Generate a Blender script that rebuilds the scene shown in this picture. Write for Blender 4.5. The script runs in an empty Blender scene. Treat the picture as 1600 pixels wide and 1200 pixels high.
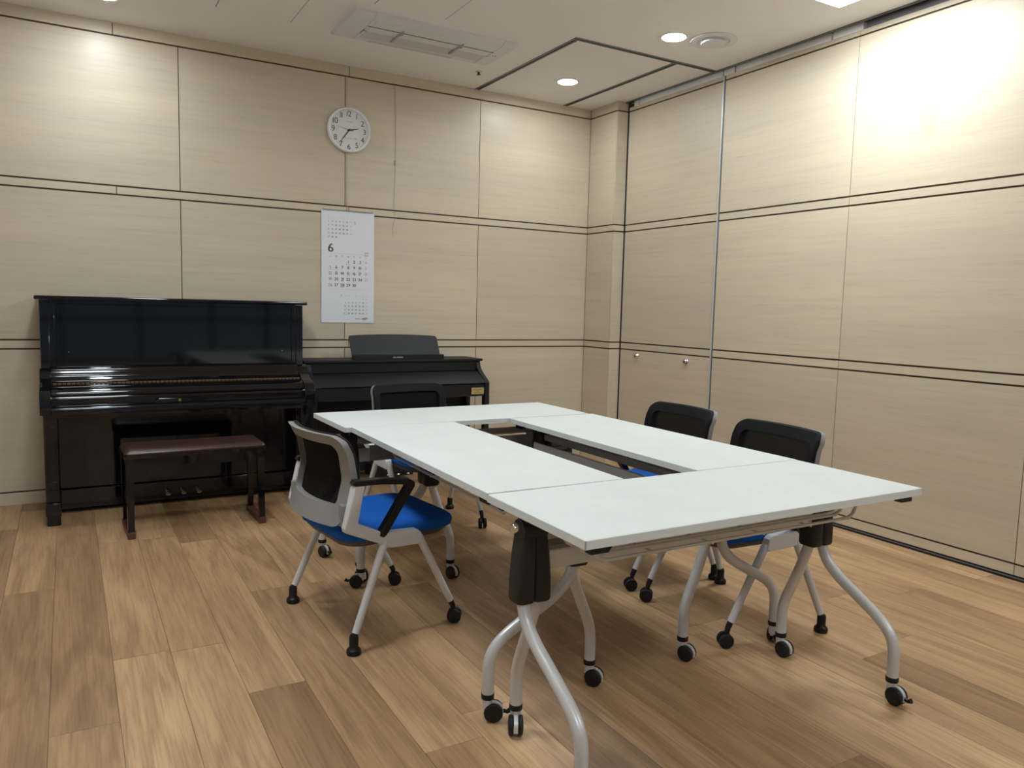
import bpy, bmesh, math, random
from mathutils import Vector, Matrix
random.seed(7)
sc = bpy.context.scene
col = sc.collection
PI = math.pi

# ------------------------------------------------------------------ camera
YAW, PITCH, ROLL, FPX, CAMH = 0.5252, 0.0989, 0.0245, 1199.42, 1.33
def cam_axes():
    cy, sy = math.cos(YAW), math.sin(YAW)
    f = Vector((sy*math.cos(PITCH), cy*math.cos(PITCH), -math.sin(PITCH)))
    r = Vector((cy, -sy, 0)); u = r.cross(f)
    c, s = math.cos(ROLL), math.sin(ROLL)
    return c*r+s*u, -s*r+c*u, f
r_, u_, f_ = cam_axes()
cd = bpy.data.cameras.new('camera'); cam = bpy.data.objects.new('camera', cd); col.objects.link(cam)
cd.sensor_width = 36; cd.lens = FPX/1600*36; cd.clip_start = .02
cam.matrix_world = Matrix(((r_.x, u_.x, -f_.x, 0), (r_.y, u_.y, -f_.y, 0), (r_.z, u_.z, -f_.z, CAMH), (0, 0, 0, 1)))
sc.camera = cam
# ------------------------------------------------------------------ world, exposure
w = bpy.data.worlds.new('dusk'); sc.world = w; w.use_nodes = True
w.node_tree.nodes['Background'].inputs[0].default_value = (.50, .62, .80, 1)
w.node_tree.nodes['Background'].inputs[1].default_value = .10
sc.view_settings.view_transform = 'Standard'
try: sc.view_settings.look = 'None'
except Exception: pass
sc.view_settings.gamma = 1; sc.view_settings.use_curve_mapping = False
sc.view_settings.exposure = 1.84
PANEL_E, DOWN_E = 10.0, 46.0

# ------------------------------------------------------------------ room numbers (metres)
D, XR, ZC = 5.731, 4.177, 3.085
ZK, U1, U2, L1, L2, ZB = 3.007, 2.060, 2.004, 1.0546, .997, .083
S = [-2.30, -.445, .686, 1.831, 2.962, 4.064]
EY = [5.352, 4.235, 3.134, 2.016, .90, -.215, -1.33, -2.45, -3.0]
XL, YF = -2.30, -3.0

# ------------------------------------------------------------------ materials
M = {}
def nodes(name):
    m = bpy.data.materials.new(name); m.use_nodes = True; M[name] = m
    nt = m.node_tree; return m, nt, nt.nodes['Principled BSDF']
def pm(name, c, rough=.5, metal=0., spec=.5, coat=0., coat_r=.1, bump=None):
    m, nt, b = nodes(name)
    b.inputs['Base Color'].default_value = (*c, 1); b.inputs['Roughness'].default_value = rough
    b.inputs['Metallic'].default_value = metal; b.inputs['Specular IOR Level'].default_value = spec
    b.inputs['Coat Weight'].default_value = coat; b.inputs['Coat Roughness'].default_value = coat_r
    if bump:
        sc_, st = bump
        g = nt.nodes.new('ShaderNodeNewGeometry'); n = nt.nodes.new('ShaderNodeTexNoise'); n.inputs['Scale'].default_value = sc_
        nt.links.new(g.outputs['Position'], n.inputs['Vector'])
        bp = nt.nodes.new('ShaderNodeBump'); bp.inputs['Strength'].default_value = st; bp.inputs['Distance'].default_value = .002
        nt.links.new(n.outputs['Fac'], bp.inputs['Height']); nt.links.new(bp.outputs['Normal'], b.inputs['Normal'])
    return m
def emi(name, c, s):
    m, nt, b = nodes(name)
    b.inputs['Base Color'].default_value = (*c, 1)
    b.inputs['Emission Color'].default_value = (*c, 1); b.inputs['Emission Strength'].default_value = s
    return m
def ramp(nt, fac, stops):
    r = nt.nodes.new('ShaderNodeValToRGB'); e = r.color_ramp.elements
    while len(e) < len(stops): e.new(.5)
    for k, (p, c) in enumerate(stops): e[k].position = p; e[k].color = (*c, 1)
    nt.links.new(fac, r.inputs[0]); return r.outputs[0]
def mixc(nt, fac, a, b, mode='MIX'):
    n = nt.nodes.new('ShaderNodeMix'); n.data_type = 'RGBA'; n.blend_type = mode
    for sock, v in ((n.inputs[0], fac), (n.inputs[6], a), (n.inputs[7], b)):
        if hasattr(v, 'links') or isinstance(v, bpy.types.NodeSocket): nt.links.new(v, sock)
        elif isinstance(v, tuple): sock.default_value = (*v, 1)
        else: sock.default_value = v
    return n.outputs[2]
def noise(nt, vec, scale, detail=4, rough=.5, dist=0.):
    n = nt.nodes.new('ShaderNodeTexNoise'); n.inputs['Scale'].default_value = scale; n.inputs['Detail'].default_value = detail
    n.inputs['Roughness'].default_value = rough; n.inputs['Distortion'].default_value = dist
    nt.links.new(vec, n.inputs['Vector']); return n.outputs['Fac']
def veneer(name, base, stain=False, rough=.37):
    m, nt, b = nodes(name)
    g = nt.nodes.new('ShaderNodeNewGeometry'); oi = nt.nodes.new('ShaderNodeObjectInfo')
    off = nt.nodes.new('ShaderNodeVectorMath'); off.operation = 'MULTIPLY_ADD'
    cmb = nt.nodes.new('ShaderNodeCombineXYZ')
    for k in range(3): nt.links.new(oi.outputs['Random'], cmb.inputs[k])
    nt.links.new(cmb.outputs[0], off.inputs[0]); off.inputs[1].default_value = (7, 5, 3); nt.links.new(g.outputs['Position'], off.inputs[2])
    mp = nt.nodes.new('ShaderNodeMapping'); mp.inputs['Scale'].default_value = (1.1, 1.1, 38); nt.links.new(off.outputs[0], mp.inputs['Vector'])
    mp2 = nt.nodes.new('ShaderNodeMapping'); mp2.inputs['Scale'].default_value = (.6, .6, 5); nt.links.new(off.outputs[0], mp2.inputs['Vector'])
    mp3 = nt.nodes.new('ShaderNodeMapping'); mp3.inputs['Scale'].default_value = (5, 5, 220); nt.links.new(off.outputs[0], mp3.inputs['Vector'])
    f1 = noise(nt, mp.outputs[0], 1.0, 5, .6, .3); f2 = noise(nt, mp2.outputs[0], 1.0, 3); f3 = noise(nt, mp3.outputs[0], 1.0, 3, .6)
    B = base
    c = ramp(nt, f1, [(.25, tuple(x*.93 for x in B)), (.5, B), (.75, tuple(min(1, x*1.05) for x in B))])
    c2 = ramp(nt, f2, [(.3, (.93, .93, .94)), (.7, (1.03, 1.025, 1.01))])
    c = mixc(nt, 1.0, c, c2, 'MULTIPLY')
    c3 = ramp(nt, f3, [(.30, (.72, .66, .60)), (.42, (1, 1, 1))])
    c = mixc(nt, .35, c, c3, 'MULTIPLY')
    rr = ramp(nt, oi.outputs['Random'], [(0, (.95, .95, .95)), (1, (1.04, 1.03, 1.02))])
    c = mixc(nt, 1.0, c, rr, 'MULTIPLY')
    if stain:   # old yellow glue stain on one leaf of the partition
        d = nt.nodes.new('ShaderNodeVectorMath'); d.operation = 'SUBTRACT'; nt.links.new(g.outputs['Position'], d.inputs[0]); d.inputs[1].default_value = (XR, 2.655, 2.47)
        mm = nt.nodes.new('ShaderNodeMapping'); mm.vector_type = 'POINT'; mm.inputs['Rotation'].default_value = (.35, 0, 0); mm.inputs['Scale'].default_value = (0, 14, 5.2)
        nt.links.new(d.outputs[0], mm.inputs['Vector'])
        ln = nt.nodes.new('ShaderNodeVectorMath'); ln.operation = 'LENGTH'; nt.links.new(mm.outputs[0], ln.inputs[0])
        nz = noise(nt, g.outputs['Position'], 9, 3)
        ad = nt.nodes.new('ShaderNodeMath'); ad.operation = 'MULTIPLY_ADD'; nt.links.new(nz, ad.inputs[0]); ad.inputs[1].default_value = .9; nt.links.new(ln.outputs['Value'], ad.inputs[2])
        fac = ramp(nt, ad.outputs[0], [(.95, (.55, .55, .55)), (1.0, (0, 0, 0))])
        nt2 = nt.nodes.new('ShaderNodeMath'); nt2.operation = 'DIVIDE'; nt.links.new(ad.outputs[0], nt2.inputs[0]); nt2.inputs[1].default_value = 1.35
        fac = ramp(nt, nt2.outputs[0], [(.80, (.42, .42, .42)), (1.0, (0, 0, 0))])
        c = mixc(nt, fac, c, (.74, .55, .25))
    nt.links.new(c, b.inputs['Base Color'])
    b.inputs['Roughness'].default_value = rough; b.inputs['Specular IOR Level'].default_value = .40
    bp = nt.nodes.new('ShaderNodeBump'); bp.inputs['Strength'].default_value = .06; bp.inputs['Distance'].default_value = .002
    nt.links.new(f2, bp.inputs['Height']); nt.links.new(bp.outputs[0], b.inputs['Normal'])
    return m
VB = (.600, .522, .398)
veneer('veneer', VB); veneer('veneer_partition', (.600, .518, .390), stain=True, rough=.44)
def plank_mat():
    m, nt, b = nodes('oak_plank')
    g = nt.nodes.new('ShaderNodeNewGeometry'); oi = nt.nodes.new('ShaderNodeObjectInfo')
    cmb = nt.nodes.new('ShaderNodeCombineXYZ')
    for k in range(3): nt.links.new(oi.outputs['Random'], cmb.inputs[k])
    off = nt.nodes.new('ShaderNodeVectorMath'); off.operation = 'MULTIPLY_ADD'
    nt.links.new(cmb.outputs[0], off.inputs[0]); off.inputs[1].default_value = (31, 47, 0); nt.links.new(g.outputs['Position'], off.inputs[2])
    def mp(s):
        n = nt.nodes.new('ShaderNodeMapping'); n.inputs['Scale'].default_value = s; nt.links.new(off.outputs[0], n.inputs['Vector']); return n.outputs[0]
    big = noise(nt, mp((5, .55, 1)), 1.0, 3, .5, .8)
    # cathedral figure: bands of a distorted, stretched field
    mul = nt.nodes.new('ShaderNodeMath'); mul.operation = 'MULTIPLY'; nt.links.new(big, mul.inputs[0]); mul.inputs[1].default_value = 26
    sn = nt.nodes.new('ShaderNodeMath'); sn.operation = 'SINE'; nt.links.new(mul.outputs[0], sn.inputs[0])
    fig = nt.nodes.new('ShaderNodeMapRange'); fig.inputs[1].default_value = -1; nt.links.new(sn.outputs[0], fig.inputs[0])
    fine = noise(nt, mp((90, 3.2, 1)), 1.0, 5, .65, .2)
    mid = noise(nt, mp((14, 1.4, 1)), 1.0, 4, .6, .5)
    tone = ramp(nt, oi.outputs['Random'], [(0, (.310, .192, .100)), (.3, (.430, .274, .146)), (.65, (.485, .312, .170)), (1, (.55, .364, .204))])
    c = mixc(nt, 1.0, tone, ramp(nt, mid, [(.25, (.78, .76, .74)), (.75, (1.16, 1.15, 1.12))]), 'MULTIPLY')
    c = mixc(nt, .75, c, ramp(nt, fig.outputs[0], [(0, (.80, .77, .73)), (.6, (1.04, 1.04, 1.03))]), 'MULTIPLY')
    c = mixc(nt, .75, c, ramp(nt, fine, [(.3, (.66, .62, .57)), (.55, (1.06, 1.06, 1.06))]), 'MULTIPLY')
    nt.links.new(c, b.inputs['Base Color'])
    rg = nt.nodes.new('ShaderNodeMapRange'); nt.links.new(fine, rg.inputs[0]); rg.inputs[3].default_value = .42; rg.inputs[4].default_value = .32
    nt.links.new(rg.outputs[0], b.inputs['Roughness']); b.inputs['Specular IOR Level'].default_value = .45
    bp = nt.nodes.new('ShaderNodeBump'); bp.inputs['Strength'].default_value = .12; bp.inputs['Distance'].default_value = .001
    nt.links.new(fine, bp.inputs['Height']); nt.links.new(bp.outputs[0], b.inputs['Normal'])
plank_mat()
def laminate():
    m, nt, b = nodes('laminate')
    g = nt.nodes.new('ShaderNodeNewGeometry')
    f = noise(nt, g.outputs['Position'], 5, 5, .6, .6)
    nt.links.new(ramp(nt, f, [(.3, (.66, .705, .695)), (.7, (.70, .745, .735))]), b.inputs['Base Color'])
    b.inputs['Roughness'].default_value = .42; b.inputs['Specular IOR Level'].default_value = .4
laminate()
pm('groove', (.085, .045, .022), .7)
pm('subfloor', (.06, .035, .018), .8)
pm('ceiling_paint', (.88, .885, .88), .85, bump=(60, .05))
pm('white_plastic', (.74, .76, .78), .5)
pm('white_bright', (.80, .80, .80), .4)
pm('grey_slot', (.16, .16, .175), .6)
pm('louver', (.60, .615, .63), .5)
pm('aluminium', (.62, .62, .63), .35, .9)
pm('dark_alu', (.20, .20, .205), .45, .6)
pm('slot_black', (.010, .010, .011), .6)
pm('edge_band', (.63, .665, .645), .5)
pm('silver_paint', (.60, .605, .60), .36, .25)
pm('silver_dull', (.42, .42, .41), .45, .2)
pm('pod_grey', (.020, .0185, .017), .45, 0, .3)
pm('black_plastic', (.006, .006, .0065), .42, 0, .35)
pm('wheel_black', (.008, .008, .0085), .5, 0, .35)
pm('modesty', (.24, .23, .21), .55)
pm('piano_black', (.004, .004, .0048), .06, 0, .5)
pm('piano_satin', (.0065, .0075, .010), .5, 0, .35, bump=(300, .03))
pm('hinge_brown', (.16, .09, .045), .5, .3)
pm('brass', (.52, .40, .16), .3, 1)
pm('chrome', (.80, .80, .82), .12, 1)
pm('bench_leather', (.048, .021, .016), .34, bump=(400, .12))
pm('foot_brown', (.085, .030, .022), .45)
pm('seat_blue', (.006, .105, .46), .85, 0, .25, bump=(900, .25))
pm('seat_shell', (.07, .07, .072), .55)
pm('chair_grey', (.235, .232, .225), .45)
pm('chair_light', (.60, .60, .595), .4)
pm('pad_black', (.007, .007, .008), .8, 0, .25, bump=(700, .2))
pm('paper', (.74, .77, .81), .6)
pm('print_black', (.03, .03, .035), .6)
pm('print_grey', (.24, .24, .25), .6)
pm('print_light', (.42, .42, .43), .6)
pm('print_gold', (.26, .19, .10), .5)
pm('print_red', (.30, .14, .10), .6)
pm('clock_face', (.72, .72, .69), .5)
pm('clock_rim', (.80, .80, .82), .3)
pm('wire', (.30, .29, .27), .5)
pm('gold_plate', (.62, .50, .22), .35, .6)
pm('wall_paint', (.74, .73, .70), .7)
pm('frame_dark', (.03, .03, .034), .4)
def mesh_fabric():
    m, nt, b = nodes('mesh_fabric')
    b.inputs['Base Color'].default_value = (.008, .007, .0065, 1); b.inputs['Roughness'].default_value = .9; b.inputs['Specular IOR Level'].default_value = .12
    tr = nt.nodes.new('ShaderNodeBsdfTransparent'); mx = nt.nodes.new('ShaderNodeMixShader'); mx.inputs[0].default_value = .965
    nt.links.new(tr.outputs[0], mx.inputs[1]); nt.links.new(b.outputs[0], mx.inputs[2])
    nt.links.new(mx.outputs[0], nt.nodes['Material Output'].inputs[0])
mesh_fabric()
def glass(name):
    m, nt, b = nodes(name)
    tr = nt.nodes.new('ShaderNodeBsdfTransparent'); gl = nt.nodes.new('ShaderNodeBsdfGlossy'); gl.inputs['Roughness'].default_value = .02
    fr = nt.nodes.new('ShaderNodeFresnel'); fr.inputs[0].default_value = 1.45; mx = nt.nodes.new('ShaderNodeMixShader')
    nt.links.new(fr.outputs[0], mx.inputs[0]); nt.links.new(tr.outputs[0], mx.inputs[1]); nt.links.new(gl.outputs[0], mx.inputs[2])
    nt.links.new(mx.outputs[0], nt.nodes['Material Output'].inputs[0])
glass('glass')
emi('led_panel', (.88, .95, 1.0), PANEL_E); emi('led_round', (.88, .95, 1.0), DOWN_E)

# ------------------------------------------------------------------ mesh helpers
class MB:
    def __init__(s): s.v = []; s.f = []; s.hard = False
    def add(s, vs, fs):
        o = len(s.v); s.v += [tuple(p) for p in vs]; s.f += [tuple(i+o for i in f) for f in fs]; return s
    def box(s, x0, x1, y0, y1, z0, z1, bev=0., seg=2):
        if bev <= 0:
            return s.add([(x0, y0, z0), (x1, y0, z0), (x1, y1, z0), (x0, y1, z0), (x0, y0, z1), (x1, y0, z1), (x1, y1, z1), (x0, y1, z1)],
                         [(0, 3, 2, 1), (4, 5, 6, 7), (0, 1, 5, 4), (1, 2, 6, 5), (2, 3, 7, 6), (3, 0, 4, 7)])
        s.hard = True
        b = bmesh.new(); bmesh.ops.create_cube(b, size=1)
        for v in b.verts: v.co = Vector(((x0+x1)/2+v.co.x*(x1-x0), (y0+y1)/2+v.co.y*(y1-y0), (z0+z1)/2+v.co.z*(z1-z0)))
        bmesh.ops.bevel(b, geom=b.edges[:], offset=bev, segments=seg, profile=.5, affect='EDGES')
        return s._bm(b)
    def _bm(s, b):
        b.verts.index_update(); s.add([v.co for v in b.verts], [[v.index for v in f.verts] for f in b.faces]); b.free(); return s
    def prism(s, poly, axis, lo, hi, bev=0., seg=2):
        """poly in the two other axes (cyclic order), extruded along axis"""
        def P(a, b, t): return {'x': (t, a, b), 'y': (a, t, b), 'z': (a, b, t)}[axis]
        n = len(poly)
        vs = [P(a, b, lo) for a, b in poly]+[P(a, b, hi) for a, b in poly]
        fs = [tuple(range(n-1, -1, -1)), tuple(range(n, 2*n))]+[(i, (i+1) % n, n+(i+1) % n, n+i) for i in range(n)]
        b = bmesh.new(); bv = [b.verts.new(p) for p in vs]
        for f in fs: b.faces.new([bv[i] for i in f])
        bmesh.ops.recalc_face_normals(b, faces=b.faces[:])
        s.hard = True
        if bev > 0: bmesh.ops.bevel(b, geom=[e for e in b.edges if len(e.link_faces) == 2 and e.calc_face_angle(0) > .6], offset=bev, segments=seg, profile=.5, affect='EDGES')
        return s._bm(b)
    def tube(s, path, r, n=12, cap=True, sx=1.):
        path = [Vector(p) for p in path]; m = len(path)
        rr = r if isinstance(r, (list, tuple)) else [r]*m
        T = [(path[min(i+1, m-1)]-path[max(i-1, 0)]).normalized() for i in range(m)]
        a = Vector((0, 0, 1)) if abs(T[0].z) < .9 else Vector((1, 0, 0))
        N = (a-T[0]*a.dot(T[0])).normalized(); vs = []
        for i in range(m):
            N = (N-T[i]*N.dot(T[i])).normalized(); B = T[i].cross(N)
            for k in range(n):
                t = 2*PI*k/n; vs.append(path[i]+(N*math.cos(t)*sx+B*math.sin(t))*rr[i])
        fs = [(i*n+k, i*n+(k+1) % n, (i+1)*n+(k+1) % n, (i+1)*n+k) for i in range(m-1) for k in range(n)]
        if cap: fs += [tuple(range(n-1, -1, -1)), tuple((m-1)*n+k for k in range(n))]
        return s.add(vs, fs)
    def lathe(s, prof, c, axis=(0, 0, 1), n=24, cap=True):
        """prof: (radius, height along axis) list"""
        A = Vector(axis).normalized(); a = Vector((0, 0, 1)) if abs(A.z) < .9 else Vector((1, 0, 0))
        N = (a-A*a.dot(A)).normalized(); B = A.cross(N); C = Vector(c); m = len(prof); vs = []
        for r, h in prof:
            for k in range(n):
                t = 2*PI*k/n; vs.append(C+A*h+(N*math.cos(t)+B*math.sin(t))*r)
        fs = [(i*n+k, i*n+(k+1) % n, (i+1)*n+(k+1) % n, (i+1)*n+k) for i in range(m-1) for k in range(n)]
        if cap: fs += [tuple(range(n-1, -1, -1)), tuple((m-1)*n+k for k in range(n))]
        return s.add(vs, fs)
    def loops(s, L, cap0=True, cap1=True):
        """bridge closed loops of equal length"""
        n = len(L[0]); vs = [p for l in L for p in l]
        fs = [(i*n+k, i*n+(k+1) % n, (i+1)*n+(k+1) % n, (i+1)*n+k) for i in range(len(L)-1) for k in range(n)]
        if cap0: fs.append(tuple(range(n-1, -1, -1)))
        if cap1: fs.append(tuple((len(L)-1)*n+k for k in range(n)))
        return s.add(vs, fs)
    def mesh(s, name, smooth=True, ang=35):
        me = bpy.data.meshes.new(name); me.from_pydata(s.v, [], s.f); me.update()
        b = bmesh.new(); b.from_mesh(me); bmesh.ops.recalc_face_normals(b, faces=b.faces[:]); b.to_mesh(me); b.free()
        if s.hard: ang = min(ang, 20)
        if smooth:
            me.polygons.foreach_set('use_smooth', [True]*len(me.polygons)); me.set_sharp_from_angle(angle=math.radians(ang))
        return me
    def build(s, name, mat, parent=None, smooth=True, ang=35):
        me = s.mesh(name, smooth, ang); me.materials.append(M[mat])
        o = bpy.data.objects.new(name, me); col.objects.link(o)
        if parent: o.parent = parent
        return o
def catmull(pts, k=6):
    P = [Vector(p) for p in pts]; out = []
    for i in range(len(P)-1):
        a, b, c, d = P[max(i-1, 0)], P[i], P[i+1], P[min(i+2, len(P)-1)]
        for j in range(k):
            t = j/k; out.append(.5*((2*b)+(c-a)*t+(2*a-5*b+4*c-d)*t*t+(3*b-a-3*c+d)*t**3))
    return out+[P[-1]]
def rrect(hx, hy, r, n=5, cx=0, cy=0):
    out = []
    for q, (sx, sy) in enumerate(((1, 1), (-1, 1), (-1, -1), (1, -1))):
        for k in range(n+1):
            t = PI/2*q+PI/2*k/n; out.append((cx+sx*(hx-r)+r*math.cos(t), cy+sy*(hy-r)+r*math.sin(t)))
    return out
def empty(name, loc=(0, 0, 0), rz=0., **kw):
    o = bpy.data.objects.new(name, None); col.objects.link(o); o.location = loc; o.rotation_euler = (0, 0, rz); o.empty_display_size = .1
    tag(o, **kw); return o
def tag(o, label=None, cat=None, group=None, kind=None):
    if label: o['label'] = label
    if cat: o['category'] = cat
    if group: o['group'] = group
    if kind: o['kind'] = kind
    return o
def copy_tree(o, parent=None):
    c = o.copy(); col.objects.link(c)
    if parent: c.parent = parent
    for ch in list(o.children): copy_tree(ch, c)
    return c
def unit_box():
    if 'unit_piece' not in bpy.data.meshes: MB().box(0, 1, 0, 1, 0, 1).mesh('unit_piece', smooth=False)
    return bpy.data.meshes['unit_piece']
_piece = {}
def piece(name, mat, x0, x1, y0, y1, z0, z1, parent):
    """a board or panel: one shared box mesh per material, scaled to size"""
    if mat not in _piece:
        me = unit_box().copy(); me.name = 'board_'+mat; me.materials.append(M[mat]); _piece[mat] = me
    o = bpy.data.objects.new(name, _piece[mat]); col.objects.link(o)
    o.location = (x0, y0, z0); o.scale = (x1-x0, y1-y0, z1-z0); o.parent = parent; return o
# text: cached glyph meshes of the built-in font
_gl = {}
def glyphs(chars):
    todo = [c for c in dict.fromkeys(chars) if c != ' ' and c not in _gl]; tmp = []
    for c in todo:
        cu = bpy.data.curves.new('glyph', 'FONT'); cu.body = c; cu.size = 1; cu.resolution_u = 4
        o = bpy.data.objects.new('glyph', cu); col.objects.link(o); tmp.append((c, o, cu))
    bpy.context.view_layer.update(); dg = bpy.context.evaluated_depsgraph_get()
    for c, o, cu in tmp:
        me = o.evaluated_get(dg).to_mesh(); vs = [tuple(v.co) for v in me.vertices]; fs = [tuple(p.vertices) for p in me.polygons]
        xs = [v[0] for v in vs] or [0]; mn = min(xs); _gl[c] = ([(v[0]-mn, v[1]) for v in vs], fs, max(xs)-mn)
        o.evaluated_get(dg).to_mesh_clear(); bpy.data.objects.remove(o); bpy.data.curves.remove(cu)
def text(mb, s, cx, cz, size, y, gap=.09, bold=0.):
    """writes s centred at (cx, cz) on a plane facing -y"""
    glyphs(s); w_ = sum((_gl[c][2]+gap) if c != ' ' else .32 for c in s)-gap
    for dx in ([0] if not bold else [-bold, 0, bold]):
        x = cx-w_*size/2+dx*size
        for c in s:
            if c == ' ': x += .32*size; continue
            vs, fs, gw = _gl[c]
            mb.add([(x+a*size, y-abs(dx)*size*.002, cz+(b-.345)*size) for a, b in vs], fs); x += (gw+gap)*size

# ================================================================== ROOM SHELL
# ---- floor with separate planks
fl = MB().box(XL, XR+.3, YF, D+.15, -.12, -.006).build('floor', 'subfloor', smooth=False); tag(fl, kind='structure')
PW = .195
joints = {0: 3.05, -2: 2.60, -3: 3.98, -1: 4.62, 1: 4.45, 2: 3.55}
row = 0; k0 = int(math.floor((XL-.303)/PW)); k1 = int(math.ceil((XR+.1-.303)/PW))
for k in range(k0, k1+1):
    x0 = max(XL, .303+k*PW); x1 = min(XR+.05, .303+(k+1)*PW)
    if x1-x0 < .01: continue
    j = joints.get(k, random.uniform(0, 1.85)); ys = [j]
    while ys[-1] < D: ys.append(ys[-1]+random.choice((1.85, 1.85, 1.55, 1.2)))
    while ys[0] > YF: ys.insert(0, ys[0]-random.choice((1.85, 1.85, 1.55, 1.2)))
    ys = [max(YF, min(D, y)) for y in ys]; ys = sorted(set(ys))
    for a, b in zip(ys, ys[1:]):
        if b-a > .02: piece('plank', 'oak_plank', x0+.0006, x1-.0006, a+.0006, b-.0006, -.006, random.uniform(-.0004, 0), fl)

# ---- back wall: dark core with veneer boards in front of it
def boards_x(parent, cols, y, mat, th=.012, strip_cols=None, zt=ZC, hz=.0055, vz=.0028, bottom=0.):
    rows = [(bottom, ZB, 's'), (ZB, L2, 'p'), (L2, L1, 's'), (L1, U2, 'p'), (U2, U1, 's'), (U1, ZK, 'p'), (ZK, zt, 's')]
    for z0, z1, t in rows:
        cc = cols if t == 'p' else (strip_cols or cols)
        a = z0+(hz if z0 > bottom else 0); b = z1-(hz if z1 < zt else 0)
        for x0, x1 in zip(cc, cc[1:]):
            piece('panel' if t == 'p' else 'strip', mat, x0+vz, x1-vz, y, y+th, a, b, parent)
wb = MB().box(XL, XR+.3, D+.010, D+.15, 0, ZC).build('wall_back', 'groove', smooth=False); tag(wb, kind='structure')
boards_x(wb, S, D, 'veneer', strip_cols=[S[0], .30, 1.862, S[-1]])
# ---- corner pilaster
PX, PY = 4.064, 5.345
wp = MB().box(PX+.010, XR+.3, PY+.010, D+.012, 0, ZC).build('wall_corner', 'groove', smooth=False); tag(wp, kind='structure')
rows = [(0, ZB), (ZB, L2), (L2, L1), (L1, U2), (U2, U1), (U1, ZK), (ZK, ZC)]
for z0, z1 in rows:
    a = z0+(.0055 if z0 > 0 else 0); b = z1-(.0055 if z1 < ZC else 0)
    piece('panel', 'veneer', PX, PX+.012, PY+.0145, D-.002, a, b, wp)
    piece('panel', 'veneer', PX, XR-.004, PY, PY+.012, a, b, wp)
# ---- right wall: movable partition
wr = MB().box(XR+.012, XR+.10, YF, PY+.012, .026, 3.040).build('wall_right', 'groove', smooth=False); tag(wr, kind='structure')
rows = [(.026, ZB), (ZB, L2), (L2, L1), (L1, U2), (U2, U1), (U1, ZK), (ZK, 3.040)]
alu = {1, 5}
for i in range(len(EY)-1):
    y1 = EY[i]-(.022 if i == 0 else .011 if i in alu else .0022); y0 = EY[i+1]+(.011 if i+1 in alu else .0022)
    for z0, z1 in rows:
        a = z0+(.0055 if z0 > .03 else 0); b = z1-(.0055 if z1 < 3.03 else 0)
        piece('panel' if z1-z0 > .2 else 'strip', 'veneer_partition', XR, XR+.012, y0, y1, a, b, wr)
for i in alu:
    y = EY[i]
    piece('edge_trim', 'silver_paint', XR-.006, XR+.02, y+.001, y+.012, .026, 3.040, wr)
    piece('edge_seal', 'slot_black', XR+.001, XR+.02, y-.0055, y+.001, .026, 3.040, wr)
    piece('edge_trim', 'dark_alu', XR-.002, XR+.02, y-.011, y-.0055, .026, 3.040, wr)
piece('edge_seal', 'slot_black', XR-.001, XR+.02, EY[0]-.022, EY[0]+.004, .026, 3.040, wr)
piece('floor_seal', 'slot_black', XR-.004, XR+.09, YF, PY, 0, .012, wr)
piece('floor_seal', 'dark_alu', XR-.007, XR+.002, YF, PY, .012, .016, wr)
piece('floor_seal', 'slot_black', XR+.002, XR+.09, YF, PY, .016, .026, wr)
for k, (y, z) in enumerate(((5.107, .950), (4.504, .945))):
    kb = MB().lathe([(.030, 0), (.030, .006), (.026, .012), (.017, .013), (.016, .020), (.010, .024)], (XR, y, z), (-1, 0, 0), 24).build('lock_knob', 'chrome', wr)
    tag(kb, label='round chrome lock')
    MB().box(XR-.027, XR-.020, y-.003, y+.003, z-.010, z+.010).build('key_slot', 'slot_black', kb)
# ---- hidden side of the room behind the camera
wl = MB().box(XL-.12, XL, YF, D+.15, 0, ZC).build('wall_left', 'wall_paint', smooth=False); tag(wl, kind='structure')
wx0, wx1, wz0, wz1 = -1.2, 3.9, .30, 2.60
wf = (MB().box(XL, wx0, YF-.15, YF, 0, ZC).box(wx1, XR+.3, YF-.15, YF, 0, ZC).box(wx0, wx1, YF-.15, YF, 0, wz0).box(wx0, wx1, YF-.15, YF, wz1, ZC)
      ).build('wall_front', 'wall_paint', smooth=False); tag(wf, kind='structure')
wn = MB()
for x in (wx0+.025, -.1, 1.0, 2.1, 3.0, wx1-.025): wn.box(x-.03, x+.03, YF-.10, YF-.02, wz0, wz1)
for z in (wz0+.025, 1.0, wz1-.025): wn.box(wx0, wx1, YF-.10, YF-.02, z-.03, z+.03)
wn = wn.build('window_front_offscreen', 'frame_dark', smooth=False); tag(wn, kind='structure')
for x0, x1 in ((wx0, -.1), (-.1, 1.0), (1.0, 2.1), (2.1, 3.0), (3.0, wx1)):
    for z0, z1 in ((wz0, 1.0), (1.0, wz1)): piece('pane', 'glass', x0+.03, x1-.03, YF-.064, YF-.056, z0+.03, z1-.03, wn)
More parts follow.
